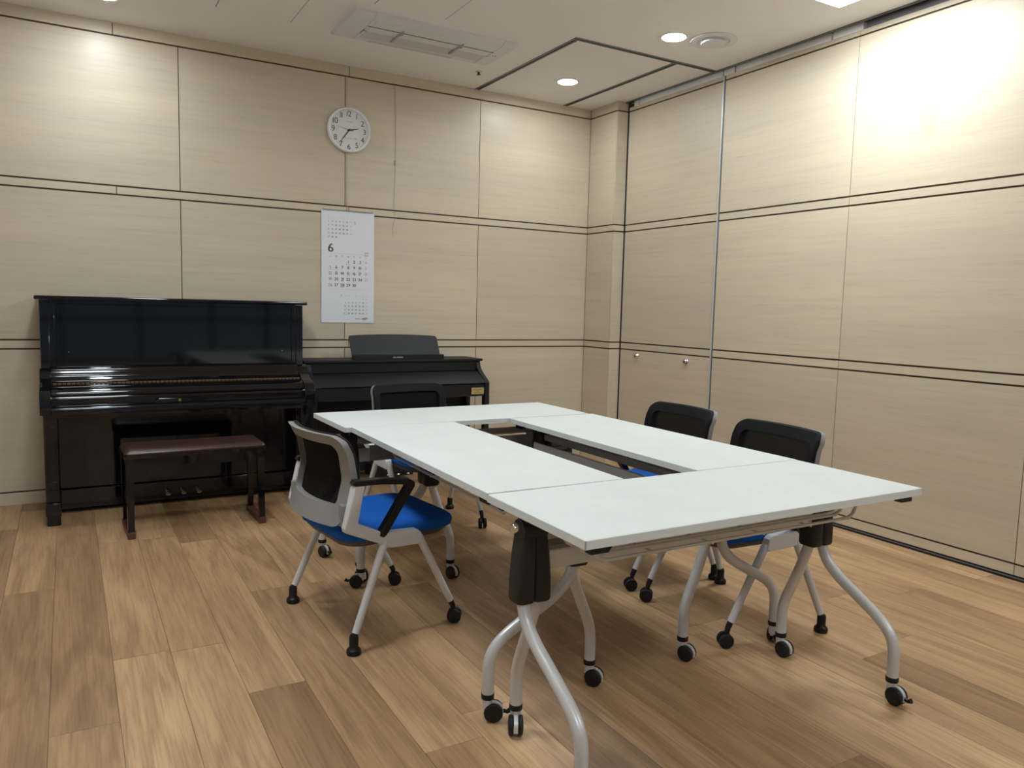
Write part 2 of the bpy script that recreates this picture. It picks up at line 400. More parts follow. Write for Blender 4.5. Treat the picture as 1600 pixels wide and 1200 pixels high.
# ---- ceiling
ce = MB().box(XL-.12, XR+.3, YF-.15, D+.15, ZC, ZC+.15).build('ceiling', 'ceiling_paint', smooth=False); tag(ce, kind='structure')
def channel(x0, x1, y0, y1, along):
    """flush double-rail track: two metal lips and a dark slot"""
    z0, z1 = ZC-.004, ZC+.001
    if along == 'y':
        piece('track_lip', 'dark_alu', x0, x0+.013, y0, y1, z0, z1, ce); piece('track_lip', 'dark_alu', x1-.013, x1, y0, y1, z0, z1, ce)
        piece('track_slot', 'slot_black', x0+.013, x1-.013, y0, y1, ZC-.001, z1, ce)
    else:
        piece('track_lip', 'dark_alu', x0, x1, y0, y0+.013, z0, z1, ce); piece('track_lip', 'dark_alu', x0, x1, y1-.013, y1, z0, z1, ce)
        piece('track_slot', 'slot_black', x0, x1, y0+.013, y1-.013, ZC-.001, z1, ce)
channel(2.905, 2.948, 4.335, D, 'y'); channel(2.905, XR-.03, 4.292, 4.335, 'x'); channel(3.765, 3.808, 4.335, D, 'y')
# head track above the partition
piece('head_track', 'dark_alu', XR-.034, XR-.022, YF, PY, ZC-.010, ZC+.001, ce)
piece('head_track', 'slot_black', XR-.022, XR+.016, YF, PY, ZC-.003, ZC+.001, ce)
for y0, y1 in ((4.26, 5.20), (3.34, 4.13), (3.115, 3.325), (5.215, 5.27), (4.145, 4.245)):
    piece('head_gap_strip', 'white_bright', XR-.002, XR+.02, y0, y1, 3.040, ZC, ce)  # light leaking over the partition from the next room, painted as white strips
for y0, y1 in ((YF, 3.10), ):
    piece('head_gap_strip', 'grey_slot', XR+.010, XR+.03, y0, y1, 3.040, ZC, ce)
def hatch(x0, x1, y0, y1):
    piece('hatch_joint', 'grey_slot', x0, x0+.004, y0, y1, ZC-.0012, ZC+.001, ce); piece('hatch_joint', 'grey_slot', x1-.004, x1, y0, y1, ZC-.0012, ZC+.001, ce)
    piece('hatch_joint', 'white_plastic', x0, x1, y1-.003, y1, ZC-.0012, ZC+.001, ce); piece('hatch_joint', 'grey_slot', x0, x1, y0, y0+.003, ZC-.0012, ZC+.001, ce)
    piece('access_hatch', 'ceiling_paint', x0+.004, x1-.004, y0+.003, y1-.003, ZC-.002, ZC+.001, ce)
hatch(.82, 1.27, 4.63, 5.08); hatch(1.61, 2.065, 4.05, 4.50)

# ================================================================== CEILING FITTINGS
def downlight(x, y, r, label, off=''):
    o = empty('downlight'+off, (x, y, ZC), 0, label=label, cat='ceiling light', group='round downlights')
    MB().lathe([(r*.98, .001), (r*1.16, .001), (r*1.17, -.003), (r*1.06, -.008), (r*.98, -.006)], (0, 0, 0), n=40, cap=False).build('trim_ring', 'white_bright', o)
    MB().lathe([(r, .001), (r, -.006), (r*.95, -.009), (r*.80, -.0105), (r*.5, -.0115), (.005, -.012)], (0, 0, 0), n=32).build('lens'+off, 'led_round', o)
downlight(3.404, 5.13, .074, 'lit round downlight inside the area framed by the ceiling tracks')
downlight(3.416, 3.935, .074, 'lit round downlight next to the round ceiling air diffuser')
downlight(.235, 5.24, .074, 'lit round downlight above the upright piano end of the wall')
# outside the frame: its mirror image is the short highlight on the piano's key lid
downlight(.235, 3.93, .074, 'lit round downlight over the floor in front of the piano bench', '_offscreen')
def led_panel(x0, x1, y0, y1, label, off=''):
    o = empty('led_panel'+(off or '_light'), ((x0+x1)/2, (y0+y1)/2, ZC), 0, label=label, cat='ceiling light', group='square ceiling light panels')
    hx, hy = (x1-x0)/2, (y1-y0)/2
    f = MB()
    for a in ((-hx-.012, hx+.012, -hy-.012, -hy), (-hx-.012, hx+.012, hy, hy+.012), (-hx-.012, -hx, -hy, hy), (hx, hx+.012, -hy, hy)): f.box(*a, -.012, .001)
    f.build('frame', 'white_bright', o, smooth=False)
    MB().box(-hx+.006, hx-.006, -hy+.006, hy-.006, -.010, .001, .003, 2).build('diffuser'+off, 'led_panel', o)
led_panel(3.25, 3.85, 2.44, 3.04, 'lit square ceiling panel close to the movable partition')
# outside the frame, same fitting: the long highlight on the piano and the chair shadows show the first;
# the lit foreground and the table edges facing the camera show the row behind the photographer
led_panel(-.10, .50, 2.44, 3.04, 'lit square ceiling panel over the open floor beside the tables', '_left_offscreen')
led_panel(3.25, 3.85, -1.1, -.5, 'lit square ceiling panel between window wall and partition', '_rear_right_offscreen')
led_panel(-.10, .50, -1.1, -.5, 'lit square ceiling panel near the window wall and painted wall', '_rear_left_offscreen')
# round air diffuser
dv = empty('air_diffuser', (3.673, 3.845, ZC), label='round grey white ceiling air diffuser with raised centre disc', cat='air vent')
MB().lathe([(.098, .001), (.146, .001), (.150, -.003), (.146, -.008), (.122, -.012), (.104, -.010), (.098, -.004)], (0, 0, 0), n=48, cap=False).build('outer_ring', 'white_plastic', dv)
MB().lathe([(.100, .0005), (.100, -.0015)], (0, 0, 0), n=40).build('throat', 'white_plastic', dv)
MB().lathe([(.072, -.001), (.076, -.012), (.082, -.020), (.078, -.025), (.05, -.029), (.004, -.030)], (0, 0, 0), n=40).build('centre_disc', 'white_plastic', dv)
# sprinkler
sp = empty('sprinkler_head', (2.721, 5.308, ZC), label='tiny dark sprinkler head on the ceiling beside the air conditioner', cat='sprinkler')
MB().lathe([(.022, .001), (.024, -.003), (.010, -.005)], (0, 0, 0), n=20).build('flange', 'white_plastic', sp)
MB().lathe([(.009, -.004), (.009, -.018), (.014, -.020), (.014, -.023), (.004, -.024)], (0, 0, 0), n=16).build('nozzle', 'pod_grey', sp)
# ceiling cassette air conditioner
ac = empty('air_conditioner', (2.092, 4.860, ZC), 0, label='white two-way cassette air conditioner set into the ceiling', cat='air conditioner')
hx, hy = .56, .255
MB().prism([(-hy, .001), (-hy, -.010), (-hy+.05, -.030), (hy-.05, -.030), (hy, -.010), (hy, .001)], 'x', -hx+.135, hx-.10, .002).build('body_panel', 'white_plastic', ac)
for a, b in ((-hx, -hx+.133), (hx-.098, hx)):
    MB().prism([(-hy, .001), (-hy, -.010), (-hy+.05, -.030), (hy-.05, -.030), (hy, -.010), (hy, .001)], 'x', a, b, .002).build('end_cap', 'white_plastic', ac)
MB().box(-.40, .46, -.075, .012, -.0335, -.029, .001).build('intake_grille', 'white_plastic', ac)
for x0, x1, y0, y1 in ((-.42, .47, .012, .017), (-.42, .47, -.079, -.075), (.46, .464, -.079, .014), (-.422, -.418, -.02, .07)):
    MB().box(x0, x1, y0, y1, -.0325, -.0295).build('grille_joint', 'grey_slot', ac, smooth=False)
MB().prism([(.030, -.030), (.075, -.036), (.150, -.030), (.120, -.0285)], 'x', -.40, .45).build('louver', 'louver', ac)
MB().prism([(.165, -.0300), (.200, -.0318), (.204, -.029)], 'x', -.32, .28).build('louver', 'louver', ac)
MB().prism([(-.20, -.030), (-.15, -.035), (-.105, -.030)], 'x', -.40, .45).build('louver', 'white_plastic', ac)
MB().prism([(.202, -.029), (.235, -.018), (.235, -.015), (.202, -.026)], 'x', -.30, .26).build('outlet', 'louver', ac)
for x in (-.20, .22):
    MB().tube(catmull([(x, -.115, -.032), (x+.004, -.09, -.044), (x-.004, -.05, -.040), (x-.004, .02, -.040), (x-.004, .055, -.043), (x-.004, .085, -.040)], 4), .006, 8).build('support_strap', 'silver_dull', ac)
    MB().lathe([(.009, 0), (.009, -.006), (.004, -.008)], (x-.004, .085, -.036), n=12).build('strap_bolt', 'chrome', ac)
for x in (.495, .515): MB().lathe([(.005, -.0295), (.005, -.0315)], (x, -.02, 0), n=10).build('indicator', 'grey_slot', ac)

# ================================================================== WALL THINGS
# ---- clock
cx, cz, cr = 1.856, 2.617, .166
ck = empty('wall_clock', (cx, D, cz), label='round white wall clock with large black numerals', cat='clock')
MB().lathe([(cr*.90, 0), (cr*.97, .004), (cr, .016), (cr*.985, .030), (cr*.95, .037), (cr*.90, .035), (cr*.865, .022), (cr*.86, .012)], (0, 0, 0), (0, -1, 0), 64, cap=False).build('rim', 'clock_rim', ck)
MB().lathe([(cr*.875, .002), (cr*.875, .013)], (0, 0, 0), (0, -1, 0), 48).build('face', 'clock_face', ck)
for h in range(1, 13):
    nm = MB()
    t = math.radians(90-30*h); big = .056 if h != 10 else .06
    text(nm, str(h), cr*.72*math.cos(t), cr*.72*math.sin(t), big, -.0134, gap=.10)
    nm.build('numeral', 'print_black', ck, smooth=False)
tx = MB(); text(tx, 'HAVE A NICE TIME', .004, -.058, .0135, -.0134)
for k in range(11): tx.add([(-.022+k*.0045, -.0134, .0605), (-.019+k*.0045, -.0134, .0605), (-.019+k*.0045, -.0134, .0645-(k % 2)*.001), (-.022+k*.0045, -.0134, .0645-(k % 3)*.0006)], [(0, 1, 2, 3)])
tag(tx.build('dial_lettering', 'print_grey', ck, smooth=False), kind='stuff')
def hand(name, ang, L, tail, w0, y, mat):
    c, s = math.cos(ang), math.sin(ang); P = lambda a, b: (a*c-b*s, a*s+b*c)
    poly = [P(-tail, -w0*.7), P(L*.25, -w0), P(L, -w0*.25), P(L, w0*.25), P(L*.25, w0), P(-tail, w0*.7)]
    MB().prism(poly, 'y', y-.0012, y).build(name, mat, ck, smooth=False)
hand('hour_hand', math.radians(90-(2*30+36*.5)+1), .084, .012, .0045, -.016, 'print_black')
hand('minute_hand', math.radians(90-36*6), .125, .014, .0038, -.018, 'print_black')
hand('second_hand', math.radians(90-47*6), .105, .035, .0011, -.0205, 'print_black')
MB().lathe([(.007, .012), (.007, .022), (.003, .023)], (0, 0, 0), (0, -1, 0), 14).build('hand_hub', 'print_black', ck)
# ---- calendar
ca = empty('wall_calendar', (1.8545, D, 1.606), label='tall white hanging wall calendar opened at June', cat='calendar')
hw, hh = .205, .420
pg = []
sheet = MB()
nz_ = 14
for i in range(nz_+1):
    z = hh-2*hh*i/nz_; y = -.006-.004*math.sin(i/nz_*PI)
    sheet.v += [(-hw, y, z), (hw, y, z), (-hw, y+.004, z), (hw, y+.004, z)]
for i in range(nz_):
    a = 4*i; b = a+4
    sheet.f += [(a, a+1, b+1, b), (a+3, a+2, b+2, b+3), (a+2, a, b, b+2), (a+1, a+3, b+3, b+1)]
sheet.f += [(0, 2, 3, 1), (4*nz_, 4*nz_+1, 4*nz_+3, 4*nz_+2)]
sheet.build('sheet', 'paper', ca)
cb = MB()
for k in range(46):
    x = -hw+.012+k*(2*hw-.024)/45
    cb.box(x-.0024, x+.0024, -.009, .0, hh-.007, hh+.003)
cb.build('wire_binding', 'print_grey', ca, smooth=False)
def cy_(z): return -.0066-.004*math.sin((hh-z)/(2*hh)*PI)
blk, gry, gld, red, lgt = MB(), MB(), MB(), MB(), MB()
def month(x0, z0, dx, dz, size, first, n, stack=False, bold=.012):
    for d in range(1, n+1):
        c = (first+d-1) % 7; r = (first+d-1)//7
        if stack and r == 5: text(red if c == 0 else blk, str(d), x0+c*dx+.010, z0-4.32*dz, size*.8, cy_(z0-4.3*dz)); continue
        tgt = red if c == 0 else lgt if c == 6 else blk
        sz = size*.8 if (stack and r == 4 and c == 0) else size
        text(tgt, str(d), x0+c*dx-(.005 if sz != size else 0), z0-r*dz, sz, cy_(z0-r*dz), bold=bold if tgt is blk else 0)
    for c, ch in enumerate('SMTWTFS'): text(gry, ch, x0+c*dx, z0+dz*.85, size*.6, cy_(z0+dz))
month(-.150, .335, .0282, .0285, .0165, 0, 31)
month(-.138, .040, .0462, .0440, .0315, 3, 30, bold=.016)
month(-.022, -.240, .0282, .0272, .0165, 5, 31, stack=True)
text(gry, '5', .052, .333, .026, cy_(.33)); text(gry, '7', -.054, -.217, .022, cy_(-.21))
text(gld, '6', -.135, .140, .090, cy_(.14), bold=.03)
text(gld, 'JUNE', .143, .112, .0155, cy_(.11)); text(gld, '2022', .143, .094, .0155, cy_(.09))
for x0, x1, z in ((-.160, .165, .098), (-.160, .165, -.168)): lgt.box(x0, x1, cy_(z)-.0002, cy_(z)+.001, z-.0004, z+.0004)
for d, (c, r) in {1: (3, 0), 5: (0, 1), 6: (1, 1), 10: (5, 1), 15: (3, 2), 21: (2, 3), 28: (2, 4)}.items():
    z = .040-r*.044-.0185; gry.box(-.138+c*.0462-.015, -.138+c*.0462+.015, cy_(z)-.0002, cy_(z)+.001, z-.0007, z+.0007)
def crescent(mb, cx, cz, a, b, up):
    n = 14; P = []
    for k in range(n+1):
        t = PI*k/n if up else PI+PI*k/n
        P.append((cx+a*math.cos(t), cz+b*math.sin(t)+.10*a*math.cos(t)))
    for k in range(n, -1, -1):
        t = PI*k/n if up else PI+PI*k/n
        P.append((cx+a*math.cos(t)*.97+(-.12*a if up else .12*a)*math.sin(PI*k/n), cz+b*.25*math.sin(t)+.10*a*math.cos(t)))
    y = cy_(cz); mb.add([(x, y, z) for x, z in P], [(k, k+1, 2*n-k, 2*n+1-k) for k in range(n)])
crescent(blk, .135, -.388, .027, .0075, True); crescent(gld, .131, -.391, .027, .0075, False)
for k in range(4): gry.box(.058+k*.0105, .066+k*.0105, cy_(-.39)-.0002, cy_(-.39)+.001, -.3935, -.3865)
for mb, nme, mt in ((blk, 'printed_dates', 'print_black'), (gry, 'printed_headings', 'print_grey'), (gld, 'printed_month', 'print_gold'), (red, 'printed_sundays', 'print_red'), (lgt, 'printed_saturdays', 'print_light')):
    tag(mb.build(nme, mt, ca, smooth=False), kind='stuff')
MB().tube(catmull([(-.012, -.006, hh-.004), (-.012, -.010, hh+.016), (-.010, -.012, hh+.034), (-.014, -.012, hh+.058), (-.010, -.006, hh+.066)], 5), .0022, 8).build('hanger_hook', 'wire', ca)
# ---- picture-rail wires
wi = empty('picture_wire', (1.842, D, 0), label='thin wire running down the wall behind clock to the calendar hook', cat='wire', group='picture hanging wires')
MB().tube([(0, -.003, ZK), (.0005, -.003, 2.5), (0, -.003, 2.085)], .0014, 6).build('cord', 'wire', wi)
MB().lathe([(.004, 0), (.004, .02)], (0, -.004, 2.075), n=10).build('clasp', 'chrome', wi)
wi = empty('picture_wire', (2.228, D, 0), label='loose thin wire with small metal hook right of the clock', cat='wire', group='picture hanging wires')
MB().tube(catmull([(-.008, -.003, ZK), (0, -.003, 2.7), (.001, -.003, 2.42), (-.006, -.003, 2.15), (-.002, -.004, 2.0), (-.02, -.006, 1.92), (-.012, -.004, 1.86)], 6), .0011, 6).build('cord', 'wire', wi)
MB().box(-.0045, .0045, -.012, -.001, 2.405, 2.440, .003).build('hook', 'silver_dull', wi)

# ================================================================== UPRIGHT PIANO
up = empty('upright_piano', (0, 0, 0), label='glossy black upright piano with closed lid against the panelled wall', cat='piano')
X0, X1 = -.146, 1.410; YB = 5.705
for s, a, b in ((0, X0, X0+.05), (1, X1-.05, X1)):
    MB().prism([(5.345, .05), (YB, .05), (YB, 1.310), (5.345, 1.310)], 'x', a, b, .004).build('side_panel', 'piano_black', up)
    ch = catmull([(0, 5.350, .905), (0, 5.305, .895), (0, 5.282, .868), (0, 5.270, .845), (0, 5.215, .822), (0, 5.150, .800), (0, 5.105, .765), (0, 5.095, .72)], 4)
    poly = [(v.y, v.z) for v in ch]+[(5.095, .650), (5.350, .650)]
    MB().prism(poly, 'x', a+(-.008 if s == 0 else .0), b+(.018 if s else 0), .003).build('cheek', 'piano_black', up)
MB().box(X0-.024, X1+.022, 5.300, YB+.005, 1.312, 1.336, .007).build('top_lid', 'piano_black', up)
MB().box(X0+.05, X1-.05, 5.345, 5.370, 1.290, 1.312).build('top_rail', 'piano_black', up)
fp = MB().box(X0+.052, X1-.052, 5.352, 5.372, .912, 1.292, .004).build('front_panel', 'piano_black', up)
for a, b in ((X0+.050, X0+.078), (X1-.078, X1-.050)): MB().box(a, b, 5.344, 5.360, .912, 1.300, .003).build('stile', 'piano_black', fp)
for x in (.0, 1.27): MB().lathe([(.004, 0), (.003, .003)], (x, 5.352, 1.0), (0, -1, 0), 10).build('screw_cap', 'chrome', fp)
ml = catmull([(0, 5.345, .915), (0, 5.318, .912), (0, 5.302, .900), (0, 5.296, .880), (0, 5.290, .855), (0, 5.276, .840)], 4)
MB().prism([(v.y, v.z) for v in ml]+[(5.276, .80), (5.345, .80)], 'x', X0+.050, X1-.050).build('fallboard', 'piano_black', up, ang=50)
fo = catmull([(0, 5.276, .832), (0, 5.232, .818), (0, 5.185, .808), (0, 5.150, .796), (0, 5.130, .778), (0, 5.126, .757), (0, 5.138, .748)], 5)
MB().prism([(v.y, v.z) for v in fo]+[(5.276, .748)], 'x', X0+.052, X1-.052).build('key_lid', 'piano_black', up, ang=50)
hs = MB()
for k in range(60): hs.box(X0+.060+k*.0241, X0+.060+k*.0241+.019, 5.222, 5.240, .812, .823)
hs.build('hinge_strip', 'hinge_brown', up, smooth=False)
ks = catmull([(0, 5.135, .750), (0, 5.130, .735), (0, 5.132, .705), (0, 5.110, .697), (0, 5.093, .690), (0, 5.088, .670), (0, 5.090, .650)], 5)
sl = MB().prism([(v.y, v.z) for v in ks]+[(5.35, .650), (5.35, .750)], 'x', X0+.050, X1-.050).build('key_slip', 'piano_black', up, ang=50)
MB().prism([(.44, .703), (.47, .726), (.71, .726), (.74, .703), (.74, .698), (.44, .698)], 'y', 5.115, 5.140, .003).build('lock_block', 'piano_black', sl)
MB().lathe([(.008, 0), (.008, .003), (.004, .003)], (.588, 5.115, .712), (0, -1, 0), 16).build('keyhole', 'brass', sl)
MB().box(X0+.01, X1-.01, 5.095, 5.35, .630, .652, .003).build('key_bed', 'piano_black', up)
MB().box(X0+.055, X1-.055, 5.352, 5.376, .162, .632, .003).build('lower_panel', 'piano_black', up)
MB().box(X0+.052, X1-.052, 5.346, 5.378, .062, .156, .004).build('bottom_rail', 'piano_black', up)
MB().box(X0+.02, X1-.02, 5.37, YB, .03, .07).build('bottom_board', 'piano_black', up)
MB().box(X0+.03, X1-.03, YB-.03, YB, .07, 1.30).build('back_board', 'piano_black', up)
for a, b in ((X0+.004, X0+.084), (X1-.080, X1)):
    lg = MB().box(a+.006, b-.006, 5.112, 5.172, .12, .640, .004).build('leg', 'piano_black', up)
    for z in (.20, .225, .25): MB().box(a+.016, b-.016, 5.104, 5.114, z-.010, z+.008, .003).build('leg_moulding', 'piano_black', lg)
    MB().box(a+.018, b-.018, 5.108, 5.114, .29, .58, .002).build('leg_moulding', 'piano_black', lg)
    MB().box(a, b, 5.085, 5.36, .060, .135, .005).build('toe_block', 'piano_black', up)
    MB().prism(rrect(.036, .030, .015, 4, (a+b)/2, 5.125), 'z', 0, .062, .003).build('foot', 'piano_black', up)
    MB().box(a+.02, b-.02, YB-.12, YB-.06, 0, .06, .004).build('foot', 'piano_black', up)
for x in (.520, .612, .704):
    MB().tube(catmull([(x, 5.352, .105), (x, 5.315, .103), (x+.004, 5.285, .092), (x+.012, 5.250, .085)], 4), [.007]*5+[.009]*4+[.014, .016, .013, .005], 12, sx=.45).build('pedal', 'brass', up)

# ---- bench
bn = empty('piano_bench', (.625, 4.820, 0), math.radians(1.5), label='black wooden piano bench with brown leather top', cat='bench')
L = []
for z, g in ((.462, .0), (.474, .003), (.484, -.002), (.491, -.012), (.495, -.03), (.497, -.08)): L.append([(a, b, z) for a, b in rrect(.380+g, .150+g, .024 if g > -.05 else .012, 5)])
MB().loops(L).build('seat_pad', 'bench_leather', bn)
MB().prism(rrect(.386, .156, .022, 5), 'z', .444, .465, .004).build('seat_frame', 'piano_black', bn)
for y in (-.125, .125): MB().box(-.345, .345, y-.010, y+.010, .385, .446, .002).build('apron', 'piano_black', bn)
for s in (-1, 1):
    MB().box(s*.352-.010, s*.352+.010, -.125, .125, .385, .446, .002).build('apron', 'piano_black', bn)
    for t in (-1, 1):
        x, y0, y1 = s*.355, t*.118, t*.150
        b0, b1 = .021, .015
        MB().loops([[(x-b1*1.1, y1-b1, .035), (x+b1*1.1, y1-b1, .035), (x+b1*1.1, y1+b1, .035), (x-b1*1.1, y1+b1, .035)],
                    [(x-b0, y0-b0, .446), (x+b0, y0-b0, .446), (x+b0, y0+b0, .446), (x-b0, y0+b0, .446)]]).build('leg', 'piano_black', bn, smooth=False)
    MB().box(s*.355-.020, s*.355+.020, -.180, .180, 0, .037, .004).build('foot_rail', 'foot_brown', bn)

# ================================================================== DIGITAL PIANO
dp = empty('digital_piano', (0, 0, 0), label='satin black digital piano with music stand between upright piano and corner', cat='piano')
A0, A1 = 1.452, 2.842; DB = 5.715
prof = [(v.y, v.z) for v in catmull([(0, 5.425, .905), (0, 5.412, .870), (0, 5.398, .845), (0, 5.345, .805), (0, 5.275, .763), (0, 5.256, .745)], 5)]
for a, b in ((A0, A0+.035), (A1-.035, A1)):
    MB().prism([(DB, .905)]+prof+[(5.256, .637), (DB, .637)], 'x', a, b, .002).build('side_panel', 'piano_satin', dp)
    MB().box(a+(-.006 if a == A0 else 0), b+(.006 if a != A0 else 0), 5.262, 5.315, .012, .640, .004).build('leg', 'piano_satin', dp)
    MB().box(a, b, 5.58, DB, .012, .640, .003).build('rear_leg', 'piano_satin', dp)
    MB().box(a-.002, b+.002, 5.25, DB, 0, .030, .004).build('foot', 'piano_satin', dp)
MB().box(A0-.014, A1+.016, 5.405, DB+.005, .903, .921, .004).build('top_board', 'piano_satin', dp)
MB().box(A0+.035, A1-.035, 5.424, 5.450, .828, .905, .002).build('upper_front', 'piano_satin', dp)
MB().prism([(5.430, .822), (5.398, .826), (5.345, .797), (5.268, .757), (5.256, .744), (5.262, .736), (5.430, .736)], 'x', A0+.035, A1-.035, .002).build('key_cover', 'piano_satin', dp)
sl = MB().box(A0+.035, A1-.035, 5.268, 5.300, .640, .732, .003).build('key_slip', 'piano_satin', dp)
for z in (.69, .672): MB().lathe([(.006, 0), (.006, .003)], (1.500, 5.268, z), (0, -1, 0), 12).build('socket', 'slot_black', sl)
MB().box(A0+.035, A1-.035, 5.30, DB-.01, .637, .66).build('key_bed', 'piano_satin', dp)
pl = MB().box(2.690, 2.798, 5.262, 5.269, .656, .706, .001).build('plaque', 'gold_plate', dp)
q = MB()
for z, a, b in ((.691, -.040, .040), (.680, -.006, .006), (.668, -.030, .030)):
    n = int((b-a)/.006)
    for k in range(n): q.box(2.744+a+k*.006, 2.744+a+k*.006+.0045, 5.2612, 5.2625, z-.0022, z+.0022-(k % 3)*.0006)
q.build('engraving', 'print_black', pl, smooth=False)
MB().box(A0+.03, A1-.03, 5.640, 5.665, .20, .64).build('back_board', 'piano_satin', dp)
MB().box(A0+.03, A1-.03, 5.56, 5.62, .06, .14, .003).build('pedal_bar', 'piano_satin', dp)
MB().box(1.95, 2.27, 5.40, 5.60, .035, .125, .006).build('pedal_box', 'piano_satin', dp)
for x in (2.035, 2.112, 2.19):
    MB().tube(catmull([(x, 5.41, .085), (x, 5.36, .083), (x, 5.32, .075), (x, 5.30, .068)], 4), [.008]*6+[.012]*3+[.014, .015, .012, .004], 12, sx=.45).build('pedal', 'chrome', dp)
# music stand: leaning board with curved top
st = empty('music_stand', (0, 0, 0)); st.parent = dp
def leaning(x, h, off): return (x, 5.452+h*.36-off*.94, .925+h*.93-off*.34)
n = 16; fr, bk = [], []
for k in range(n+1):
    t = k/n; x = 1.790+.690*t; fr.append((x, .186+.010*math.sin(PI*t)))
out = [(1.802, .0), (2.505, .0)]+[(2.497, .172), (2.488, .184)]+[p for p in fr[::-1]][1:-1]+[(1.797, .184), (1.790, .172)]
L = [[leaning(x, h, o) for x, h in out] for o in (0, .014)]
MB().loops(L).build('stand_board', 'piano_satin', st)
st_l = MB().box(1.796, 2.520, 5.408, 5.455, .921, .958, .003).build('stand_ledge', 'piano_satin', st)
lt = MB(); text(lt, 'CELVIANO', 2.140, .940, .0165, 5.4068, gap=.10, bold=.03); 
lt.build('lettering', 'white_bright', st, smooth=False)

# ================================================================== TABLES
def wheel_set(mb_wheel, mb_hood, mb_ring, x, y, z_tube, ang, R=.031):
    """twin-wheel caster under a tube end at (x, y); ang = trailing direction"""
    c, s = math.cos(ang), math.sin(ang); wx, wy = x+.020*c, y+.020*s
    ax = Vector((-s, c, 0))
    for t in (-1, 1):
        mb_wheel.lathe([(R*.55, .0), (R*.93, .001), (R, .004), (R, .011), (R*.9, .015), (R*.5, .017), (.004, .0175)], Vector((wx, wy, R))+ax*t*.007, ax*t, 24)
    mb_wheel.lathe([(.006, -.01), (.006, .01)], (wx, wy, R), ax, 8)
    # hood over the wheels
    L = []
    for k in range(9):
        a = math.radians(-20+k*200/8); r0, r1 = R*.5, R*1.06
        dirv = Vector((c*math.cos(a), s*math.cos(a), math.sin(a)))
        p0 = Vector((wx, wy, R))+dirv*r0; p1 = Vector((wx, wy, R))+dirv*r1
        L.append([p0-ax*.0065, p1-ax*.0065, p1+ax*.0065, p0+ax*.0065])
    mb_hood.loops(L)
    mb_hood.lathe([(.0165, R*1.25), (.0175, z_tube-.012)], (x, y, 0), n=16)
    mb_ring.lathe([(.0205, z_tube-.014), (.0215, z_tube-.010), (.0215, z_tube+.002), (.0195, z_tube+.004)], (x, y, 0), n=18)
TL, TW, TZ, TT = 1.382, .522, .760, .024
